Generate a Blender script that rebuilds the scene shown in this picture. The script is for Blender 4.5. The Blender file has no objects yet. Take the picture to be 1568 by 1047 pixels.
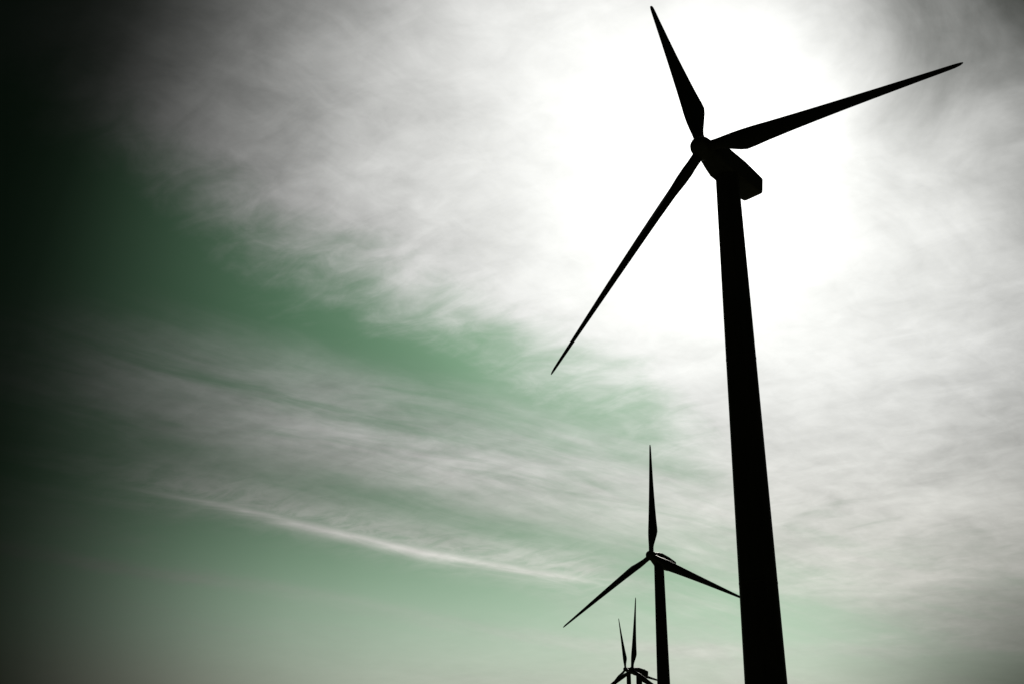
import bpy, math, numpy as np
from mathutils import Vector, Matrix
F=1637.0; CX,CY=784.0,523.5
VP=(848.0,-3180.0)
up=np.array([VP[0]-CX, CY-VP[1], -F]); up/=np.linalg.norm(up)
fw=np.array([0,0,-1.0]); Yw=fw-fw.dot(up)*up; Yw/=np.linalg.norm(Yw); Xw=np.cross(Yw,up)
R=np.array([Xw,Yw,up])
EYE=np.array([0,0,1.65])
scene=bpy.context.scene
cam=bpy.data.cameras.new("camera"); co=bpy.data.objects.new("camera",cam); scene.collection.objects.link(co)
cam.sensor_width=36; cam.lens=F/1568*36; cam.clip_end=60000; cam.clip_start=0.1
M=Matrix([list(r) for r in R]).to_4x4(); M.translation=Vector(EYE); co.matrix_world=M
scene.camera=co
scene.view_settings.view_transform='Standard'; scene.view_settings.look='None'; scene.view_settings.exposure=0
def proj(P):
    c=R.T@(np.asarray(P)-EYE); return np.array([CX+F*c[0]/-c[2], CY-F*c[1]/-c[2]])
def depth(P): return -(R.T@(np.asarray(P)-EYE))[2]
def ray(px,py):
    d=R@np.array([(px-CX)/F,(CY-py)/F,-1.0]); return d/np.linalg.norm(d)
def azel(px,py):
    d=ray(px,py); return math.degrees(math.atan2(d[0],d[1])), math.degrees(math.asin(d[2]))
SUN=ray(1092,275)

# ------------------------------------------------------------ materials
def mat_new(name):
    m=bpy.data.materials.new(name); m.use_nodes=True
    return m,m.node_tree,m.node_tree.nodes["Principled BSDF"]
def paint(name,c0,c1,rough=0.55):
    m,nt,b=mat_new(name)
    tc=nt.nodes.new("ShaderNodeTexCoord"); n=nt.nodes.new("ShaderNodeTexNoise"); n.inputs["Scale"].default_value=0.8; n.inputs["Detail"].default_value=6
    mp=nt.nodes.new("ShaderNodeMapping"); mp.inputs["Scale"].default_value=(3,3,.3)
    cr=nt.nodes.new("ShaderNodeValToRGB"); cr.color_ramp.elements[0].color=(*c0,1); cr.color_ramp.elements[1].color=(*c1,1)
    cr.color_ramp.elements[0].position=.35; cr.color_ramp.elements[1].position=.65
    nt.links.new(tc.outputs["Object"],mp.inputs["Vector"]); nt.links.new(mp.outputs[0],n.inputs["Vector"]); nt.links.new(n.outputs["Fac"],cr.inputs["Fac"]); nt.links.new(cr.outputs["Color"],b.inputs["Base Color"])
    b.inputs["Roughness"].default_value=rough; b.inputs["Specular IOR Level"].default_value=0.2
    return m
M_T=paint("tower_paint",(.034,.035,.034),(.048,.049,.047))  # white tower; its backlit shade is put into this near-black base colour
M_B=paint("blade_gelcoat",(.03,.031,.031),(.04,.041,.04),.5)  # silhouette darkness of white blades set as base colour
M_N=paint("nacelle_paint",(.05,.051,.05),(.068,.069,.066))  # backlit shade in the colour here too, a little lighter so faces separate
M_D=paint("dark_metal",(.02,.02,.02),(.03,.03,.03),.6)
M_C=paint("concrete",(.22,.21,.2),(.33,.32,.3),.9)

# ------------------------------------------------------------ pose fit (where each turbine stands)
RAD=26.0
def frame(psi,tilt):
    n=np.array([math.cos(tilt)*math.sin(psi),math.cos(tilt)*math.cos(psi),math.sin(tilt)])
    e1=np.array([0,0,1.0])-n[2]*n; e1/=np.linalg.norm(e1); e2=np.cross(-n,e1)
    return n,e1,e2
def bladedir(n,e1,e2,a,cone):
    return math.cos(cone)*(math.cos(a)*e1+math.sin(a)*e2)+math.sin(cone)*n
def fit(hub,tips,psi0,phi0,full=True,d0=100,hubw=1.0):
    T0=math.radians(5)
    def unpack(p):
        u,v,d,psi,phi,tl,cn=p
        if not full: psi,tl,cn=psi0,T0,0
        return u,v,d,psi,phi,tl,cn
    def res(p):
        u,v,d,psi,phi,tl,cn=unpack(p)
        H=EYE+ray(u,v)*d*10; n,e1,e2=frame(psi,tl)
        r=[(u-hub[0])*hubw,(v-hub[1])*hubw,(p[5]-T0)*30,p[6]*50]
        for k,t in tips:
            q=proj(H+RAD*bladedir(n,e1,e2,phi+k*2*math.pi/3,cn))
            r+=[q[0]-t[0],q[1]-t[1]]
        return np.array(r)
    p=np.array([hub[0],hub[1],d0/10,psi0,phi0,T0,0]); lam=1.0; r=res(p)
    for it in range(300):
        J=np.array([(res(p+dp)-r)/1e-5 for dp in np.eye(7)*1e-5]).T
        A=J.T@J; s=np.linalg.solve(A+lam*(np.diag(np.diag(A))+1e-6*np.eye(7)),-J.T@r)
        rn=res(p+s)
        if rn@rn<r@r: p=p+s; r=rn; lam*=0.4
        else: lam*=3
        if lam>1e12: break
    u,v,d,psi,phi,tl,cn=unpack(p)
    return EYE+ray(u,v)*d*10,psi,phi,tl,cn

# ------------------------------------------------------------ mesh helpers
def mesh_obj(name,verts,faces,mat,parent,smooth=True,sharp=40):
    me=bpy.data.meshes.new(name); me.from_pydata([tuple(v) for v in verts],[],faces); me.update()
    o=bpy.data.objects.new(name,me); scene.collection.objects.link(o); me.materials.append(mat)
    if smooth:
        me.polygons.foreach_set("use_smooth",[True]*len(me.polygons)); me.set_sharp_from_angle(angle=math.radians(sharp))
    if parent: o.parent=parent
    return o
def loft(rings,cap=True):
    V=[];Fc=[];n=len(rings[0])
    for r in rings: V+=list(r)
    for i in range(len(rings)-1):
        for j in range(n):
            k=(j+1)%n; Fc.append((i*n+j,i*n+k,(i+1)*n+k,(i+1)*n+j))
    if cap:
        Fc.append(tuple(range(n))[::-1]); Fc.append(tuple(range((len(rings)-1)*n,len(rings)*n)))
    return V,Fc
def circle(c,a,b,ra,rb,n,ex=2.0):
    out=[]
    for j in range(n):
        t=2*math.pi*(j+.5)/n; ca,sa=math.cos(t),math.sin(t)
        out.append(c+a*ra*math.copysign(abs(ca)**(2/ex),ca)+b*rb*math.copysign(abs(sa)**(2/ex),sa))
    return out
X=np.array([1.,0,0]);Y=np.array([0,1.,0]);Z=np.array([0,0,1.])

def turbine(T,xref,yref,r_top,r_slope,segs=64):
    H,psi,phi,tl,cn=T
    n,e1,e2=frame(psi,tl); nh=np.array([n[0],n[1],0]); nh/=np.linalg.norm(nh)
    best=None
    for ov in np.arange(1.6,5.0,.05):
        b=H-nh*ov
        zs=np.linspace(-60,H[2],400); pp=[proj([b[0],b[1],z]) for z in zs]
        i=min(range(400),key=lambda k:abs(pp[k][1]-yref)); e=abs(pp[i][0]-xref)
        if best is None or e<best[0]: best=(e,ov)
    ov=best[1]; base=H-nh*ov; base[2]=0
    root=bpy.data.objects.new("wind_turbine",None); scene.collection.objects.link(root); root.location=Vector(base)
    h=H-base
    ztop=h[2]-1.35
    zs=sorted(set([0,.3]+list(np.linspace(0,ztop,25))))
    rr=lambda z:r_top+r_slope*(ztop-z)
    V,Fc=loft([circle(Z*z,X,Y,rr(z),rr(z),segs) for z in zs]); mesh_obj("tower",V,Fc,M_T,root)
    for i,fr in enumerate((.33,.67)):
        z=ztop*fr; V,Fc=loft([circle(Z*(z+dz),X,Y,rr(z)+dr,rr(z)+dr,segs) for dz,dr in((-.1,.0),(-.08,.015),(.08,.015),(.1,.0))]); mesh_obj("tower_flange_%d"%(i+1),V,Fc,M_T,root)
    V,Fc=loft([circle(Z*z,X,Y,r,r,segs) for z,r in((ztop-.35,r_top-.01),(ztop-.3,r_top+.07),(ztop+.25,r_top+.07))]); mesh_obj("yaw_ring",V,Fc,M_D,root)
    V,Fc=loft([circle(Z*z,X,Y,r,r,48) for z,r in((-.5,rr(0)+2.6),(.15,rr(0)+2.5),(.22,rr(0)+2.3))]); mesh_obj("foundation",V,Fc,M_C,root)
    dd=-Y; rb=rr(1.5)
    V,Fc=loft([circle(dd*(rb+o)+Z*2.1,X,Z,.45,1.05,24,5) for o in(-.15,.06)]); mesh_obj("door",V,Fc,M_D,root)
    V=[];Fc=[]
    for s in range(5):
        y0=rb+.05+.28*s; zt=1.02-.18*s
        b0=len(V)
        for x in(-.55,.55):
            for y in(y0,y0+.275):
                for z in(.2,zt): V.append(np.array([x,-y,z]))
        Fc+= [tuple(b0+i for i in f) for f in((0,1,3,2),(4,6,7,5),(0,4,5,1),(2,3,7,6),(1,5,7,3),(0,2,6,4))]
    mesh_obj("door_steps",V,Fc,M_D,root,False)
    ax=n
    st=[(.75,.95,.95,.95,2.2,0),(1.0,1.02,1.05,1.0,2.6,0),(1.7,1.12,1.22,1.1,4,0),(2.6,1.18,1.3,1.25,8,0),(5.2,1.18,1.25,1.2,12,0.0),(7.4,1.15,1.0,1.05,12,0.05),(8.0,1.12,.92,.96,12,.08),(8.08,1.05,.86,.9,10,.08)]
    rings=[]
    for s,w,hu,hd,ex,dz in st:
        c=h-ax*s+e1*((hu-hd)/2+dz); rings.append(circle(c,e2,e1,w,(hu+hd)/2,48,ex))
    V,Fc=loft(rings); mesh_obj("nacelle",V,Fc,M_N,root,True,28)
    c=h-ax*4.2+e1*1.27
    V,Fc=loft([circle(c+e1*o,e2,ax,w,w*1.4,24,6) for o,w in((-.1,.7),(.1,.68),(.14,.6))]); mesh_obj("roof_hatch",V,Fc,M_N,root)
    c=h-ax*7.2+e1*1.0
    V,Fc=loft([circle(c+e1*o,e2,ax,.035,.035,8) for o in(-.1,.6)]); mesh_obj("wind_vane_mast",V,Fc,M_D,root)
    c2=c+e1*.6
    V,Fc=loft([circle(c2+ax*o,e2,e1,.03,w,8) for o,w in((-.35,.14),(-.1,.03),(.3,.02))]); mesh_obj("wind_vane",V,Fc,M_D,root)
    prof=[(-.74,.95),(-.6,1.0),(-.1,1.05),(.35,1.03),(.75,.92),(1.05,.72),(1.25,.45),(1.35,.16),(1.36,.03)]
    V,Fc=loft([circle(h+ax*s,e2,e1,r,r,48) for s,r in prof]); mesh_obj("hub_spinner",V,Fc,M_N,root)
    N=28
    RS=np.array([.03,.055,.075,.10,.14,.175,.205,.24,.30,.4,.5,.6,.7,.8,.88,.94,.975,.992,1.0])
    CH=np.array([1.05,1.05,1.05,1.22,1.62,1.95,2.12,2.06,1.86,1.6,1.36,1.14,.94,.75,.6,.5,.42,.3,.12])
    TH=np.array([1,1,1,.75,.48,.36,.31,.29,.26,.23,.21,.19,.18,.17,.17,.17,.17,.17,.17])
    TW=np.array([16,16,16,16,16,15,14,13,11,8,6,4,3,2,1,.5,0,0,0])+2
    BL=np.array([1,1,1,.72,.35,.12,0,0,0,0,0,0,0,0,0,0,0,0,0])
    for k in range(3):
        a=phi+k*2*math.pi/3; bd=bladedir(n,e1,e2,a,cn); t=-math.sin(a)*e1+math.cos(a)*e2
        nn=np.cross(bd,t); nn*=np.sign(nn.dot(n))
        rings=[]
        for r,c,th,tw,bl in zip(RS,CH,TH,TW,BL):
            b=math.radians(tw); cd=math.cos(b)*t-math.sin(b)*nn; td=math.cos(b)*nn+math.sin(b)*t
            ring=[]
            for j in range(N):
                q=2*math.pi*j/N; x=(1-math.cos(q))/2
                yt=5*th*(.2969*math.sqrt(x)-.126*x-.3516*x*x+.2843*x**3-.1036*x**4)*(1 if q<math.pi else -1)
                af=np.array([x-.3,yt+.0]); ci=np.array([-.5*math.cos(q),.5*math.sin(q)])
                v=(af*(1-bl)+ci*bl)*c
                ring.append(h+bd*r*RAD+cd*v[0]+td*v[1])
            rings.append(ring)
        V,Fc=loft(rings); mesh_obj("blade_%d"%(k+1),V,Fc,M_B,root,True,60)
    return root

T1=fit((1075,230),[(0,(996,10)),(1,(1475,96)),(2,(844,573))],math.radians(225),math.radians(-18),True,120,0.6)
T2=fit((998,852),[(0,(995,680)),(1,(1139,915)),(2,(862,960))],math.radians(221),0,True,250,0.7)
T3=fit((968,1025),[(0,(973,914))],math.radians(224),0.05,False,400,5)
T4=fit((958,1024),[(0,(947,946))],math.radians(224),-.15,False,550,5)
def elev_at(T,y):
    zs=np.linspace(-20,T[0][2],600); return min(zs,key=lambda z:abs(proj([T[0][0]+2,T[0][1]+2,z])[1]-y))
zA,zB=elev_at(T1,290),elev_at(T1,1040)
rA=35/2*depth([T1[0][0]+2,T1[0][1]+2,zA])/F; rB=63.5/2*depth([T1[0][0]+2,T1[0][1]+2,zB])/F
slope=(rB-rA)/(zA-zB)
turbine(T1,1173,1046,rA,slope)
turbine(T2,1016.3,1046,rA*.95,slope)
turbine(T3,979,1046,rA*.95,slope,32)
turbine(T4,963,1046,rA*.95,slope,32)

# ------------------------------------------------------------ ground: one sheet to the horizon
rings=[0,3,6,10,16,25,40,60,90,130,190,280,400,600,900,1400,2200,3500,6000,10000,20000,40000]
V=[];Fc=[];S=96
for i,r in enumerate(rings):
    for j in range(S):
        a=2*math.pi*j/S; x,y=r*math.cos(a),r*math.sin(a)
        z=0.12*math.sin(x*.05)*math.cos(y*.043) if r<500 else 0
        V.append((x,y,z-.05))
for i in range(len(rings)-1):
    for j in range(S):
        k=(j+1)%S
        if i==0: Fc.append((j,S+j,S+k)) 
        else: Fc.append((i*S+j,(i+1)*S+j,(i+1)*S+k,i*S+k))
m,nt,b=mat_new("dry_grass"); b.inputs["Roughness"].default_value=1
b.inputs["Specular IOR Level"].default_value=.05
tc=nt.nodes.new("ShaderNodeTexCoord"); n1=nt.nodes.new("ShaderNodeTexNoise"); n1.inputs["Scale"].default_value=.15; n1.inputs["Detail"].default_value=12
cr=nt.nodes.new("ShaderNodeValToRGB"); cr.color_ramp.elements[0].color=(.025,.035,.014,1); cr.color_ramp.elements[1].color=(.07,.065,.03,1)
nt.links.new(tc.outputs["Object"],n1.inputs["Vector"]); nt.links.new(n1.outputs["Fac"],cr.inputs["Fac"]); nt.links.new(cr.outputs["Color"],b.inputs["Base Color"])
mesh_obj("ground",V,Fc,m,None)

# ------------------------------------------------------------ sun
sl=bpy.data.lights.new("sun",'SUN'); sl.energy=2.5; sl.angle=math.radians(.53); sl.color=(1,.95,.86)
so=bpy.data.objects.new("sun",sl); scene.collection.objects.link(so)
so.rotation_euler=Vector(-SUN).to_track_quat('-Z','Y').to_euler(); so.location=(0,0,200)

# ------------------------------------------------------------ sky (world)
w=bpy.data.worlds.new("World"); scene.world=w; w.use_nodes=True; nt=w.node_tree; nt.nodes.clear()
w.cycles.sampling_method='MANUAL'; w.cycles.sample_map_resolution=256
L=nt.links
def val(x,sock):
    if isinstance(x,(int,float)): sock.default_value=x
    elif isinstance(x,(tuple,list)): sock.default_value=x
    else: L.new(x,sock)
def m_(op,a,b=0.0,c=0.0,clamp=False):
    n=nt.nodes.new("ShaderNodeMath"); n.operation=op; n.use_clamp=clamp
    val(a,n.inputs[0]); val(b,n.inputs[1]); val(c,n.inputs[2]); return n.outputs[0]
add=lambda a,b:m_('ADD',a,b); sub=lambda a,b:m_('SUBTRACT',a,b); mul=lambda a,b:m_('MULTIPLY',a,b); div=lambda a,b:m_('DIVIDE',a,b)
def sstep(x,lo,hi,t0=0.0,t1=1.0):
    n=nt.nodes.new("ShaderNodeMapRange"); n.interpolation_type='SMOOTHSTEP'
    val(x,n.inputs[0]); val(lo,n.inputs[1]); val(hi,n.inputs[2]); val(t0,n.inputs[3]); val(t1,n.inputs[4]); return n.outputs[0]
def curve(x,pts,x0,x1,y1):
    t=div(sub(x,x0),x1-x0); n=nt.nodes.new("ShaderNodeFloatCurve"); c=n.mapping.curves[0]
    pts=sorted(((px-x0)/(x1-x0),py/y1) for px,py in pts)
    c.points[0].location=pts[0]; c.points[1].location=pts[-1]
    for p in pts[1:-1]: c.points.new(*p)
    n.mapping.update(); L.new(t,n.inputs["Value"]); return mul(n.outputs[0],y1)
def comb(x,y,z):
    n=nt.nodes.new("ShaderNodeCombineXYZ"); val(x,n.inputs[0]); val(y,n.inputs[1]); val(z,n.inputs[2]); return n.outputs[0]
def noise(v,scale,detail=8,rough=.6,dist=0,lac=2.0):
    n=nt.nodes.new("ShaderNodeTexNoise"); n.noise_dimensions='3D'; L.new(v,n.inputs["Vector"]); n.inputs["Scale"].default_value=scale; n.inputs["Detail"].default_value=detail
    n.inputs["Roughness"].default_value=rough; n.inputs["Distortion"].default_value=dist; n.inputs["Lacunarity"].default_value=lac; return n.outputs["Fac"]
def mix(f,a,b):
    n=nt.nodes.new("ShaderNodeMix"); n.data_type='RGBA'; val(f,n.inputs[0]); val(a,n.inputs[6]); val(b,n.inputs[7]); return n.outputs[2]
def vm(op,a,b):
    n=nt.nodes.new("ShaderNodeVectorMath"); n.operation=op; val(a,n.inputs[0]); val(b,n.inputs[1]); return n.outputs[0]
def scalec(c,f):
    n=nt.nodes.new("ShaderNodeVectorMath"); n.operation='SCALE'; val(c,n.inputs[0]); val(f,n.inputs["Scale"]); return n.outputs[0]
tc=nt.nodes.new("ShaderNodeTexCoord"); nrm=nt.nodes.new("ShaderNodeVectorMath"); nrm.operation='NORMALIZE'; L.new(tc.outputs["Generated"],nrm.inputs[0]); D=nrm.outputs[0]
sp=nt.nodes.new("ShaderNodeSeparateXYZ"); L.new(D,sp.inputs[0]); dx,dy,dz=sp.outputs
DEG=57.29578
az=mul(m_('ARCTAN2',dx,dy),DEG); el=mul(m_('ARCSINE',dz),DEG)
def angle_to(v):
    dt=nt.nodes.new("ShaderNodeVectorMath"); dt.operation='DOT_PRODUCT'; L.new(D,dt.inputs[0]); dt.inputs[1].default_value=tuple(v)
    return mul(m_('ARCCOSINE',m_('MINIMUM',dt.outputs["Value"],.99999)),DEG)
theta=angle_to(SUN)
zz=add(m_('MAXIMUM',dz,0.0),.18); Px=div(dx,zz); Py=div(dy,zz)
def rotp(a,sx,sy,z=0.0):
    a=math.radians(a); u=add(mul(Px,math.cos(a)),mul(Py,math.sin(a))); v=sub(mul(Py,math.cos(a)),mul(Px,math.sin(a)))
    return comb(mul(u,sx),mul(v,sy),z)
nA=noise(rotp(25,1,1.3),2.9,8,.56,.8)          # puffs
nB=noise(rotp(-32,1.0,2.4,3.),1.7,8,.55,.8)       # broad fibres
nC=noise(D,3.4,2,.5,.3)                         # very broad
nF=noise(rotp(-32,1.3,2.4,6.),7.5,8,.62,.7)      # fine fibres
nG=noise(rotp(40,1,1.5,9.),16.0,6,.62,.5)        # mottling
def E(pts):
    q=[azel(*p) for p in pts]
    q=[(-60,max(.5,q[0][1]+ (q[0][1]-q[1][1])*.6))]+q+[(60,q[-1][1])]
    return curve(az,q,-60,60,60)
E1=E([(0,110),(130,185),(280,285),(430,395),(560,440),(700,500),(850,575),(1000,645),(1080,730),(1200,845),(1350,890),(1568,915)])
E2=E([(0,560),(300,630),(600,685),(1000,765),(1300,850),(1568,900)])
E3=E([(0,722),(150,740),(300,765),(500,812),(700,855),(900,890),(1100,925),(1568,1010)])
E4=E([(0,840),(250,878),(450,905),(650,945),(900,985),(1200,995),(1568,985)])
ns=lambda x:sub(x,.5)
s1=add(add(add(sub(el,E1),mul(ns(nB),7.0)),mul(ns(nF),3.6)),mul(ns(nA),6.0))
M1=sstep(s1,-2.6,3.8)
v2=sub(el,E2); st2=comb(mul(az,.05),mul(v2,.30),2.0); nS=noise(st2,1.0,8,.6,.7)
st3=comb(mul(az,.12),mul(v2,.95),7.0); nS2=noise(st3,1.0,7,.62,.8)
va=add(v2,mul(ns(nC),2.5))
g2=mul(sstep(va,5.6,.0),sstep(va,-4.8,-.3))
M2=mul(mul(g2,sstep(az,-26,-4,.5,1.0)),sstep(add(mul(nS,.6),mul(nS2,.4)),.33,.62,.34,.97))
right=sstep(az,2.0,14.0)
wis=mul(sstep(nS,.42,.70),add(.28,mul(right,.35)))
wis=mul(wis,sstep(v2,7.0,1.0))
haze=mul(sstep(el,12.0,3.0),sstep(az,-26,6,.12,.5))
v3=add(sub(el,E3),mul(ns(nS2),.5))
g3=m_('EXPONENT',mul(m_('POWER',m_('ABSOLUTE',div(v3,.40)),1.4),-1.0))
g3=mul(mul(g3,mul(sstep(az,-26,-11),sstep(az,7,2.5))),sstep(nS2,.3,.6,.65,1.0))
streak=g3
g3b=mul(m_('EXPONENT',mul(m_('POWER',m_('ABSOLUTE',div(add(v3,-.45),1.1)),2.0),-1.0)),mul(sstep(az,-27,-14),sstep(az,9,4)))
g3=m_('MAXIMUM',g3,mul(g3b,mul(.6,sstep(nF,.3,.6,.35,1.0))))
v4=add(sub(el,E4),mul(ns(nS2),.9))
g4=mul(m_('EXPONENT',mul(m_('POWER',m_('ABSOLUTE',div(v4,.35)),2.0),-1.0)),sstep(nS,.35,.6,.2,.55))
def union(*a):
    r=None
    for x in a:
        k=sub(1.0,m_('MINIMUM',x,1.0)); r=k if r is None else mul(r,k)
    return sub(1.0,r)
Mc=union(M1,M2,wis,g3,g4,haze)
Lc=curve(theta,[(0,2.2),(3,1.9),(6,1.22),(8,.99),(11,.83),(15,.67),(20,.50),(25,.37),(31,.24),(38,.13),(50,.04),(90,.012),(180,.01)],0,180,3)
Lg=curve(theta,[(0,.9),(8,.7),(12,.5),(16,.36),(20,.235),(26,.165),(32,.125),(45,.045),(90,.012),(180,.01)],0,180,1)
ax_=lambda x:azel(x,560)[0]
ed=sub(el,21.0); azp=sub(az,mul(m_('MULTIPLY',ed,ed),.008))
Va=curve(azp,[(-180,.03),(-70,.01),(ax_(-150),.012),(ax_(0),.05),(ax_(80),.14),(ax_(160),.28),(ax_(260),.49),(ax_(380),.73),(ax_(520),.92),(ax_(680),1),(ax_(1400),1),(ax_(1568),.9),(60,.1),(180,.03)],-180,180,1)  # lens-style vignette put into the sky brightness, strongest to the left
thc=angle_to(ray(1640,-90))
dark=sstep(add(thc,mul(ns(nA),9.0)),0.5,15.0,.04,1.0)  # upper right corner: vignette darkening multiplied into the sky, edge broken by noise
thd=angle_to(ray(1720,1230)); dark=mul(dark,sstep(thd,3.0,16.0,.12,1.0))  # lower right corner of the vignette, also part of the sky brightness
low=sstep(el,17.0,5.5,1.0,3.7)
tex=add(add(add(mul(ns(nA),1.0),mul(ns(nF),.5)),mul(ns(nB),.6)),mul(ns(nG),.42))
amp=mul(sstep(theta,5.0,24.0,.35,1.05),sstep(el,8,24,.5,1.0))
texc=m_('MAXIMUM',add(1.0,mul(tex,amp)),.2)
V=mul(Va,dark)
cloudL=mul(mul(Lc,texc),V)
cloudL=mul(cloudL,sstep(el,19,7,1.0,1.6))
cloudL=mul(cloudL,add(1.0,mul(streak,.38)))
hz=add(mul(sstep(el,19.0,5.5),.80),mul(sstep(theta,24,10),.42))
hz=m_('MINIMUM',hz,1.0)
green=mix(hz,(.50,1.0,.60,1),(.84,1.0,.81,1))
warm=mul(sstep(el,9.0,2.5),sstep(az,-8,-22,.55,.95)); green=mix(warm,green,(1.0,.92,.77,1))
skyL=mul(mul(Lg,low),V)
skyC=scalec(green,skyL)
cwarm=mix(sstep(el,22,8),(1.0,1.0,.98,1),(1.0,.985,.91,1))
cloudC=scalec(cwarm,cloudL)
final=mix(Mc,skyC,cloudC)
ns_=nt.nodes.new("ShaderNodeTexSky"); ns_.sky_type='NISHITA'; ns_.sun_disc=False
ns_.sun_elevation=math.asin(SUN[2]); ns_.sun_rotation=math.atan2(SUN[0],SUN[1]); ns_.dust_density=3
air=scalec(vm('MULTIPLY',ns_.outputs[0],(.5,1.0,.45)),.006)
total=vm('ADD',scalec(final,10.0),air)
bg=nt.nodes.new("ShaderNodeBackground"); L.new(total,bg.inputs[0]); bg.inputs[1].default_value=0.1
out=nt.nodes.new("ShaderNodeOutputWorld"); L.new(bg.outputs[0],out.inputs[0])
